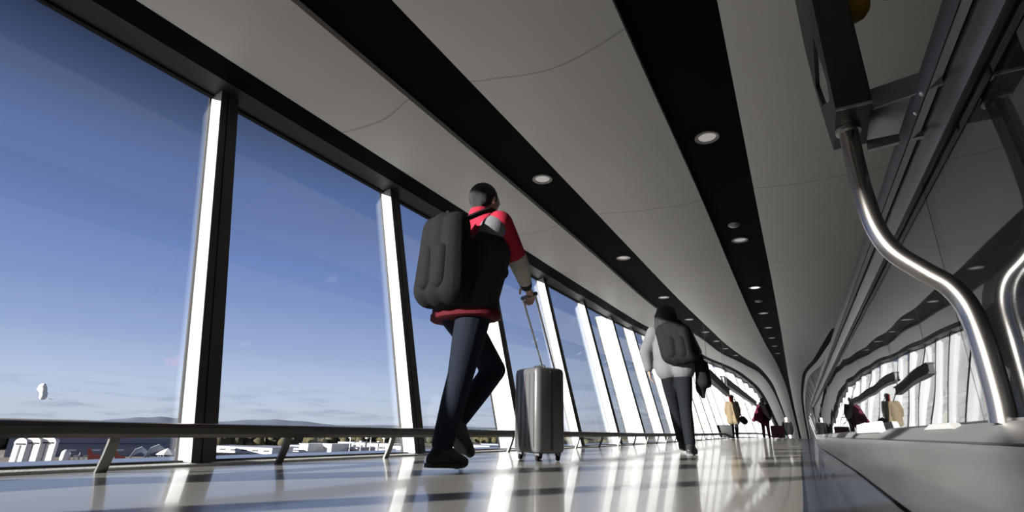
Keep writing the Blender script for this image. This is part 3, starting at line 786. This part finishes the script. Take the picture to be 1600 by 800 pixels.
# --- far walkers ----------------------------------------------------------
def walker(x, s, top, lab, coat, trouser, head_mat, hat, k=.97, stride=.16, coat_low=.72, phase=1):
    z = ZF(s)
    sc_ = (top-z)/1.72
    def q(dx, dy, h): return (x+dx*sc_, s+dy*sc_, z+h*sc_)
    st = stride*phase
    P = dict(root=(x,s,z), fwd=(0,1,0), look=(0,1,0), pel=q(0,0,.92), che=q(0,.02,1.2), nec=q(0,.03,1.44), head=q(0,.05,1.58),
      shL=q(-.18,.03,1.38), elL=q(-.24,-.02,1.12), wrL=q(-.25,.10,.92), hdL=(0,.2,-1), pnL=(1,0,0),
      shR=q(.18,.03,1.38), elR=q(.24,.02,1.12), wrR=q(.24,.0,.90), hdR=(0,.1,-1), pnR=(-1,0,0),
      hiL=q(-.09,0,.88), knL=q(-.09,.10*phase+.05,.49), anL=q(-.09,st,.10), toeL=(0,1,0),
      hiR=q(.09,0,.88), knR=q(.09,-.02*phase,.49), anR=q(.09,-st,.10), toeR=(0,1,0))
    kk = k*sc_
    r, bd, side, fwd = make_person(P, lab, dict(skin=skin, trousers=trouser, shoe=C_shoe), .022, k=kk, eyes=True)
    pel, che, nec, hd = [Vector(P[x_]) for x_ in ('pel','che','nec','head')]
    b = MB()
    for sg in (-1,1):
        b.capsule(pel+side*.10*sg*kk+V(0,0,(coat_low-.92)*sc_+.1), che+side*.10*sg*kk, .155*kk, .135*kk)
        b.capsule(che+side*.10*sg*kk, nec+side*.09*sg*kk-V(0,0,.09*sc_), .135*kk, .09*kk)
    for S_ in 'LR': chain(b, [P['sh'+S_],P['el'+S_],Vector(P['el'+S_]).lerp(Vector(P['wr'+S_]),.85)], [.085*kk,.075*kk,.06*kk])
    b.capsule(nec-V(0,0,.05), nec, .10*kk, .09*kk)
    bake(b, 'coat', coat, r, .020, 4)
    b = MB()
    if hat:
        b.sphere(hd+V(0,-.01,.05*sc_), (.105*kk,.11*kk,.10*kk)); b.capsule(hd+V(0,-.04,-.02), hd+V(0,-.05,-.10*sc_), .085*kk, .08*kk)
        bake(b, 'hat', head_mat, bd, .018, 2)
    else:
        b.sphere(hd+V(0,-.01,.03*sc_), (.10*kk,.105*kk,.10*kk)); b.capsule(hd+V(0,-.05,0), hd+V(0,-.06,-.10*sc_), .08*kk, .06*kk)
        bake(b, 'hair', head_mat, bd, .018, 2)
    return r, P, sc_
wA, PA, sA = walker(-2.68, 22.4, 1.72, 'person in sand coloured coat and rust hat walking beside the far windows', C_sand, C_black, C_rust, True, coat_low=.58)
bg = empty('shoulder_bag', PA['wrR']); tag(bg, 'round black bag hanging at the side of the person in the sand coat', 'bag')
MB().capsule((-2.34,22.35,.78),(-2.28,22.35,.72),.13,.12).build('bag_body', C_black, bg, smooth=True)
MB().tube(smooth_path([(-2.36,22.35,.85),(-2.46,22.3,1.2),(-2.55,22.3,1.52),(-2.64,22.4,1.50)]), .015, 6).build('strap', C_black, bg, smooth=True)
M['cgrey'] = mat('case_grey', (.012,.014,.014), .5, 0, .1, 8)
M['cburg'] = mat('case_burgundy', (.065,.005,.024), .45, 0, .1, 8)
suitcase((-2.98,22.1,ZF(22.1)+.0), 0, .55, .28, .50, 'dark grey trolley case left of the person in the sand coat', M['cgrey'], M['cased'], detail=False)
wB, PB, sB = walker(-1.70, 24.2, 1.70, 'person in burgundy and plum coat wheeling a burgundy case', C_plum, C_wine, C_taupe, True, coat_low=.75, phase=-1)
b = MB(); b.capsule((-1.82,24.05,1.30),(-1.92,24.0,.95),.12,.16); b.capsule((-1.92,24.0,.95),(-2.10,24.0,.80),.14,.07); b.capsule((-1.90,24.0,.9),(-1.75,24.0,.75),.15,.13)
bake(b, 'cape', C_burg, wB, .022, 4)
b = MB(); b.capsule((-1.74,24.05,1.42),(-1.60,24.05,1.10),.12,.10); b.capsule((-1.60,24.05,1.10),(-1.50,24.05,.90),.09,.05)
bake(b, 'scarf', C_taupe, wB, .022, 4)
suitcase((-1.28,24.3,ZF(24.3)), 0, .48, .28, .52, 'burgundy trolley case right of the person in plum coat', M['cburg'], M['cburg'], detail=False, handle_to=(-1.40,24.2,.95))
wC, PC, sC = walker(-1.42, 38, 1.34, 'distant person in black with white hat on the dip of the bridge', C_black, C_white, C_white, True, coat_low=.75)

# ------------------------------------------------------------------ outside: the airfield far below
GZ = -22.0
F_, CX, CY, HH = 791.0, 800.0, 400.0, .225
AX = {'U':(0.87099928,0.14020304,-0.47085386)}
Uv = Vector((0.87099928,0.14020304,-0.47085386))
p1 = Vector((473,-282,F_)); p2 = Vector((-800,-(682-.024*1273-400),F_))
Zv = p2.cross(p1).normalized()
if Zv.y < 0: Zv = -Zv
Sv = p1.normalized(); Uv = Sv.cross(Zv)
if Uv.x < 0: Uv = -Uv
def bearing(px, dist, z=GZ):             # a spot on the airfield: bearing of an image column, distance in metres
    lo, hi = 655.0, 1500.0
    for _ in range(40):
        m = (lo+hi)/2; r = Vector((px-CX, CY-m, F_)); U_, S_, Z_ = Uv.dot(r), Sv.dot(r), Zv.dot(r)
        far = Z_ >= 0 or math.hypot(U_, S_)/-Z_*(HH-z) > dist
        if far: lo = m
        else: hi = m
    d = Vector((U_, S_)).normalized()
    return (d.x*dist, d.y*dist, z)
G_ap = mat('apron', (.24,.20,.165), .85, 0, .12, .02)
G_gr = mat('field', (.15,.14,.09), .95, 0, .35, .012)
G_white = mat('white_cladding', (.82,.82,.80), .6, 0, .05, .2)
G_blue = mat('blue_grey_cladding', (.17,.20,.26), .5, 0, .12, .15, stretch=(1,1,4))
G_roof = mat('grey_roof', (.30,.33,.38), .5, 0, .1, .1)
G_dk = mat('dark_openings', (.03,.03,.035), .6)
G_or = mat('orange_red', (.42,.06,.03), .6, 0, .15, .3)
G_tree = mat('tree_autumn', (.075,.065,.028), .95, 0, .55, .12)
G_tree2 = mat('tree_green', (.035,.045,.018), .95, 0, .5, .12)
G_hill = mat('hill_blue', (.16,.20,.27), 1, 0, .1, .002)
def ground_strip(name, r0, r1, z, mt, a0=150, a1=275):
    b = MB(); n = 40
    A = [(r0*math.cos(math.radians(a0-130*k/n)), r0*math.sin(math.radians(a0-130*k/n)), z) for k in range(n+1)]
    return None
gr = MB().box(-14000,-12,-3000,14000,GZ-1,GZ).build('ground', G_gr); tag(gr, 'brown and green airfield ground beyond the windows', kind='structure')
ap = MB().prism([(-520,-300),(-12,-300),(-12,260),(-330,200),(-520,150)], 'z', GZ, GZ+.08).build('apron_slab', G_ap); tag(ap, 'bare tan apron below the windows', kind='structure')

def oriented(name, px, dist, w, d, h, lab, cat, wallm, roofm, grp=None, roof='flat', turn=0, parts=None, z=0):
    c = bearing(px, dist); c = (c[0], c[1], GZ+z)
    r = empty(name, c); tag(r, lab, cat, grp)
    a = math.atan2(-c[0], c[1]) + turn      # facing the bridge
    Rm = Matrix.Rotation(a, 3, 'Z')
    def T(x,y,zz): return Vector(c)+Rm@V(x,y,zz)
    def bx(x0,x1,y0,y1,z0,z1,nm,mt,par=r):
        return MB().hexa([T(x0,y0,z0),T(x1,y0,z0),T(x1,y1,z0),T(x0,y1,z0),T(x0,y0,z1),T(x1,y0,z1),T(x1,y1,z1),T(x0,y1,z1)]).build(nm, mt, par)
    wl = bx(-w/2,w/2,0,d,0,h*(.8 if roof!='flat' else .93),'wall',wallm)
    if roof == 'flat': bx(-w/2-.4,w/2+.4,-.4,d+.4,h*.93,h,'roof',roofm)
    if roof == 'barrel':
        b = MB(); n = 10
        prof = [(-w/2-.3,h*.78)]+[(-w/2*math.cos(PI*k/n), h*.8+h*.2*math.sin(PI*k/n)) for k in range(n+1)]+[(w/2+.3,h*.78)]
        b.rings([[T(x,y,zz) for x, zz in prof] for y in (-.3,d+.3)]); b.build('roof', roofm, r, smooth=True, auto=.8)
    if roof == 'round':                       # long side rounded down at the front
        b = MB(); n = 8
        prof = [(0,h*.5)]+[(d*.25*(1-math.cos(PI/2*k/n)), h*.5+h*.5*math.sin(PI/2*k/n)) for k in range(n+1)]+[(d,h),(d,h*.5)]
        b.rings([[T(x,y,zz) for y, zz in prof] for x in (-w/2,w/2)]); b.build('roof', roofm, r)
    if parts: parts(bx, T, r, wl)
    return r
# white rounded aircraft shelters at the left edge
def sh_parts(w, h):
    def f(bx, T, r, wl):
        bx(-w*.36,w*.36,-.3,-.1,h*.72,h*.77,'clerestory',G_dk); bx(-.1,.1,-.3,-.1,0,h*.70,'door_gap',G_dk)
    return f
lab3 = ['leftmost of three white rounded shelters, dark at its foot','middle one of the three white rounded shelters','rightmost and tallest of the three white rounded shelters']
for k, (px, w, h) in enumerate(((23,6.0,12.0),(42,7.5,12.6),(64,9.0,13.0))):
    oriented('aircraft_shelter', px, 385-2*k, w, 2.2, h, lab3[k], 'shelter', G_white, G_white, 'white shelters on the apron', 'barrel', -.62, sh_parts(w,h))
def hang_parts(bx, T, r, wl):
    for x in (-27,-15,-3,9,21): bx(x,x+5,-.4,-.1,3.4,4.2,'window',G_white)
    bx(-36,36,-.5,-.1,7.4,7.7,'gutter',G_dk)
oriented('hangar', 148, 430, 84, 40, 14.0, 'long blue grey hangar with ribbed cladding behind the red machinery', 'hangar', G_blue, G_blue, None, 'round', .0, hang_parts)
# machinery on the apron
for k, (px, dist, w, h, lab) in enumerate(((138,372,8,7.5,'orange red raised machine left of the thin rail bracket'),(180,372,7,6.0,'smaller orange red machine right of the rail bracket'))):
    c = bearing(px, dist); r = empty('loader', c); tag(r, lab, 'machine', 'orange machines on the apron')
    a = math.atan2(-c[0], c[1]); Rm = Matrix.Rotation(a,3,'Z'); T = lambda x,y,z: Vector(c)+Rm@V(x,y,z)
    MB().rings([[T(x,y,z) for x, z in ((-w*.1,1),(w*.6,1),(w*.55,h*.5),(w*.2,h*.62),(-w*.1,h*.4))] for y in (0,3)]).build('cab', G_or, r)
    MB().rings([[T(x,y,z) for x, z in ((-w*.12,h*.4),(w*.2,h*.45),(-w*.05,h*.95),(-w*.25,h))] for y in (.5,2.2)]).build('boom', G_or, r)
    MB().rings([[T(x,y,z) for x, z in ((-w*.5,0),(w*.6,0),(w*.6,1.2),(-w*.5,1.2))] for y in (0,3)]).build('chassis', G_dk, r)
c = bearing(98, 368); r = empty('storage_tank', c); tag(r, 'small white upright tank between shelters and orange machine', 'tank')
MB().lathe(c, [(.1,0),(1.7,0),(2.0,3),(1.8,5.6),(1.0,6.6),(.1,6.8)], 16).build('vessel', G_white, r, smooth=True)
MB().lathe(c, [(.1,0),(2.3,0),(2.3,.5),(.1,.5)], 16).build('base', G_dk, r)
c = bearing(115, 392); r = empty('pump_unit', c); tag(r, 'grey jumble of pipes and pumps beside the white tank', 'machinery')
for k in range(5):
    x = -4+2*k; MB().tube([(c[0]+x*.3,c[1]+x,GZ),(c[0]+x*.3,c[1]+x,GZ+2.5+k%2*1.6),(c[0]+x*.3+1,c[1]+x+1.6,GZ+2.5)], .45, 8).build('pipe', G_roof if k%2 else G_white, r)
# grey folded canopies and a white parasol roof
for k, (px, w, h, lab) in enumerate(((217,10.5,7.5,'grey peaked canopy at the left of the heap beside the mullion'),(243,13,9.0,'tallest grey peaked canopy in front of the white building'))):
    c = bearing(px, 385-6*k); r = empty('canopy', c); tag(r, lab, 'canopy', 'grey canopies')
    a = math.atan2(-c[0], c[1]); Rm = Matrix.Rotation(a,3,'Z'); T = lambda x,y,z: Vector(c)+Rm@V(x,y,z)
    b = MB(); b.rings([[T(x,y,z) for x, z in ((-w/2,1.5),(-w*.3,h*.8),(0,h),(w*.25,h*.75),(w/2,2),(w*.2,h*.45),(0,h*.6),(-w*.3,h*.4))] for y in (0,8)]); b.build('fabric', G_roof, r)
    for x in (-w*.4,w*.4): MB().tube([T(x,1,0),T(x,1,2.4)], .25, 6).build('post', G_dk, r)
c = bearing(258, 372); r = empty('parasol_tent', c); tag(r, 'small white pyramid tent in front of the long white building', 'tent')
MB().lathe((c[0],c[1],GZ+4), [(5.6,-.1),(5.6,0),(3.4,1.6),(1.5,2.6),(.1,3.3)], 8).build('roof', G_white, r)
for k in range(6): MB().tube([(c[0]+4*math.cos(k),c[1]+4*math.sin(k),GZ),(c[0]+4*math.cos(k),c[1]+4*math.sin(k),GZ+4)], .3, 6).build('post', G_roof, r)
def wparts(n, w, h):
    def f(bx, T, r, wl):
        for k in range(n):
            x = -w/2+w*(k+.5)/n; bx(x-w/n*.25,x+w/n*.25,-.3,-.05,h*.35,h*.62,'window',G_dk)
    return f
blds = [(238,520,46,6.5,G_white,G_roof,'long white low building behind the canopies'),
 (372,470,62,4.6,G_white,G_roof,'bright white flat roofed block right of the first mullion'),
 (425,500,60,3.4,G_roof,G_roof,'low grey roofed hall beyond the second bracket'),
 (473,470,9,7.4,G_white,G_white,'left one of two small white cube buildings on the grey roof line'),
 (500,500,80,4.4,G_roof,G_roof,'grey long terminal roof behind the two white cubes'),
 (510,470,9,7.4,G_white,G_white,'right one of two small white cube buildings on the grey roof line'),
 (548,575,36,6.0,G_white,G_roof,'white terminal wing left of the mast cluster'),
 (588,520,26,6.5,G_roof,G_white,'tall grey terminal block by the mast cluster'),
 (622,500,22,5.5,G_white,G_roof,'white block beside the lit bracket left of the second mullion'),
 (730,560,60,6.0,G_white,G_roof,'pale terminal building seen between the striding legs'),
 (770,640,40,5.0,G_roof,G_roof,'grey shed left of the silver suitcase')]
for px, dist, w, h, wm, rm, lab in blds:
    oriented('terminal_building', px, dist, w, 24, h, lab, 'building', wm, rm, 'terminal buildings on the airfield', 'flat', -.75, wparts(max(2,int(w/9)), w, h) if w > 20 else None)
for k, px in enumerate((545,553,562,571,577,590,598)):
    c = bearing(px, 470); r = empty('lamp_mast', c); tag(r, '%s mast from the left among the terminal blocks' % ['first','second','third','fourth','fifth','sixth','seventh'][k], 'mast', 'masts on the airfield')
    h = 12+3*math.sin(k*2.1)
    MB().tube([c,(c[0],c[1],GZ+h)], .35, 6).build('pole', G_dk if k%2 else G_white, r)
    MB().box(c[0]-1.1,c[0]+1.1,c[1]-1.1,c[1]+1.1,GZ+h,GZ+h+.7).build('lamp_head', G_white, r)
# woods along the far side of the field, one object each
def woods(x0, x1, dist, h, mt, lab, n=90):
    r = empty('tree_belt', bearing((x0+x1)/2, dist)); 
    b = MB()
    for k in range(n):
        px = x0+(x1-x0)*(k+random.random())/n; c = bearing(px, dist+random.uniform(-25,60))
        rr = random.uniform(.55,1)*h*.5
        m = Matrix.Translation((c[0],c[1],GZ+rr*.9)) @ Matrix.Rotation(random.random()*6,4,'Z') @ Matrix.Diagonal((rr*1.15,rr*1.0,rr*1.05,1))
        ret = bmesh.ops.create_icosphere(b.bm, subdivisions=2, radius=1, matrix=m)
        for v in ret['verts']: v.co += Vector((random.uniform(-1,1),random.uniform(-1,1),random.uniform(-1,1)))*rr*.14
    o = b.build('foliage', mt, r, smooth=True)
    tag(r, lab, 'trees', None, 'stuff')
woods(-60,40, 560, 12, G_tree, 'brown autumn trees at the far left under the rail')
woods(205,300, 640, 14, G_tree2, 'dark green woodland behind the long white building')
woods(335,462, 575, 13, G_tree, 'autumn coloured trees behind the white flat block')
woods(335,720, 830, 17, G_tree2, 'dark distant woodland across the airfield', 160)
woods(482,620, 660, 13, G_tree, 'brown trees behind the terminal roofs')
woods(745,1000, 860, 15, G_tree, 'distant trees seen past the suitcase', 120)
# hills on the horizon
def hill(px, dist, w, h, lab):
    c = bearing(px, dist); a = math.atan2(-c[0], c[1]); Rm = Matrix.Rotation(a,3,'Z')
    b = MB(); n = 24
    rings = []
    for j in range(9):
        y = -1+2*j/8
        rings.append([Vector(c)+Rm@V(w*(i/n-.5), y*w*.25, max(0,h*(.5+.5*math.cos(2*PI*(i/n-.5)))*(.5+.5*math.cos(PI*y))*(1+.08*math.sin(i*1.7)))) for i in range(n+1)])
    b.rings(rings, closed=False)
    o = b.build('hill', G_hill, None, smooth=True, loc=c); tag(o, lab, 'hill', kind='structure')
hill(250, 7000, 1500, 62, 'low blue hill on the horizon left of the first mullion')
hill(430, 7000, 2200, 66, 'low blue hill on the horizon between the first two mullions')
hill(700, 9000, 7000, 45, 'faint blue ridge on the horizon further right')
c = bearing(53, 6500, 205); b = MB(); random.seed(3)
for k in range(26):
    f_ = random.random(); b.sphere((c[0]+random.uniform(-30,30),c[1]-40*f_+random.uniform(-22,22)*(1.3-f_)+20,c[2]-25+120*f_), random.uniform(14,27)*(1.25-.5*f_), 12, 8)
for k in range(8): b.sphere((c[0],c[1]+60+k*16,c[2]-38+random.uniform(-5,5)), 10-k*.7, 10, 6)
cr_ = empty('cloud', c); o = bake(b, 'cloud_puff', mat('cloud_white', (.92,.92,.93), 1), cr_, 9, 14); tag(cr_, 'small white puff of cloud low in the sky at the far left', 'cloud')
# the bridge stands on piers
for k, (x, y) in enumerate(((-2.0,-4.5),(-1.5,24))):
    pr = MB().box(x-.6,x+.6,y-.6,y+.6,GZ,-.9).build('pillar_%d' % (k+1), M['roof']); tag(pr, kind='structure')
sweep('bridge_slab', lambda s: [(UL(s)-.5,ZF(s)-1.2),(UR(s)+1.0,ZF(s)-1.2),(UR(s)+1.0,ZF(s)-.13),(UL(s)-.5,ZF(s)-.36)], M['roof'], fl)

# ------------------------------------------------------------------ sky and sun
w = bpy.data.worlds.new('World'); sc.world = w; w.use_nodes = True
nt = w.node_tree; N = nt.nodes; L = nt.links
bg_ = N['Background']
tc = N.new('ShaderNodeTexCoord'); sx = N.new('ShaderNodeSeparateXYZ'); L.new(tc.outputs['Generated'], sx.inputs[0])
def s2l(*c): return tuple(((v/255)/12.92 if v/255 <= .04045 else ((v/255+.055)/1.055)**2.4) for v in c)
cr = N.new('ShaderNodeValToRGB'); e = cr.color_ramp.elements
e[0].position = 0.0; e[0].color = (*s2l(202,211,226),1)
e[1].position = 1.0; e[1].color = (*s2l(20,28,48),1)
for p, c in ((.02,(203,213,230)),(.06,(194,210,236)),(.12,(165,186,224)),(.20,(134,158,208)),(.27,(118,143,198)),(.34,(104,127,177)),(.40,(93,117,167)),(.47,(76,93,130)),(.53,(50,62,90)),(.60,(38,47,72))):
    x = e.new(p); x.color = (*s2l(*c),1)
L.new(sx.outputs['Z'], cr.inputs['Fac'])
# thin low clouds
mp = N.new('ShaderNodeMapping'); mp.inputs['Scale'].default_value = (5,5,38); L.new(tc.outputs['Generated'], mp.inputs['Vector'])
nz = N.new('ShaderNodeTexNoise'); nz.inputs['Scale'].default_value = 3.2; nz.inputs['Detail'].default_value = 7; L.new(mp.outputs['Vector'], nz.inputs['Vector'])
r1_ = N.new('ShaderNodeMapRange'); r1_.inputs['From Min'].default_value = .50; r1_.inputs['From Max'].default_value = .72; L.new(nz.outputs['Fac'], r1_.inputs['Value'])
r2_ = N.new('ShaderNodeMapRange'); r2_.inputs['From Min'].default_value = .085; r2_.inputs['From Max'].default_value = .02; L.new(sx.outputs['Z'], r2_.inputs['Value'])
mm = N.new('ShaderNodeMath'); mm.operation = 'MULTIPLY'; L.new(r1_.outputs[0], mm.inputs[0]); L.new(r2_.outputs[0], mm.inputs[1])
m3 = N.new('ShaderNodeMath'); m3.operation = 'MULTIPLY'; m3.inputs[1].default_value = .55; L.new(mm.outputs[0], m3.inputs[0])
mx = N.new('ShaderNodeMix'); mx.data_type = 'RGBA'; mx.inputs[7].default_value = (*s2l(150,165,190),1)
L.new(m3.outputs[0], mx.inputs[0]); L.new(cr.outputs['Color'], mx.inputs[6]); L.new(mx.outputs[2], bg_.inputs['Color'])
bg_.inputs['Strength'].default_value = 1.0

sun = bpy.data.lights.new('sun', 'SUN'); sun.energy = 13.5; sun.angle = math.radians(.6); sun.color = (1,.95,.88)
so = bpy.data.objects.new('sun', sun); link(so)
el, az = math.radians(13.2), math.radians(30.5)
d = Vector((math.sin(az)*math.cos(el), math.cos(az)*math.cos(el), -math.sin(el)))
so.rotation_euler = d.to_track_quat('-Z','Y').to_euler()

# ------------------------------------------------------------------ camera
cam = bpy.data.cameras.new('camera'); cam.sensor_width = 36; cam.lens = F_/1600*36; cam.clip_start = .02; cam.clip_end = 30000
co = bpy.data.objects.new('camera', cam); link(co)
right = Vector((Uv.x, Sv.x, Zv.x)); upv = Vector((Uv.y, Sv.y, Zv.y)); fw = Vector((Uv.z, Sv.z, Zv.z))
mt_ = Matrix((( right.x, upv.x, -fw.x, 0),(right.y, upv.y, -fw.y, 0),(right.z, upv.z, -fw.z, HH),(0,0,0,1)))
co.matrix_world = mt_
sc.camera = co
sc.view_settings.view_transform = 'Standard'; sc.view_settings.look = 'None'; sc.view_settings.exposure = 0; sc.view_settings.gamma = 1
sc.view_settings.use_curve_mapping = False
sc.cycles.max_bounces = 10; sc.cycles.transparent_max_bounces = 24; sc.cycles.diffuse_bounces = 5; sc.cycles.glossy_bounces = 5
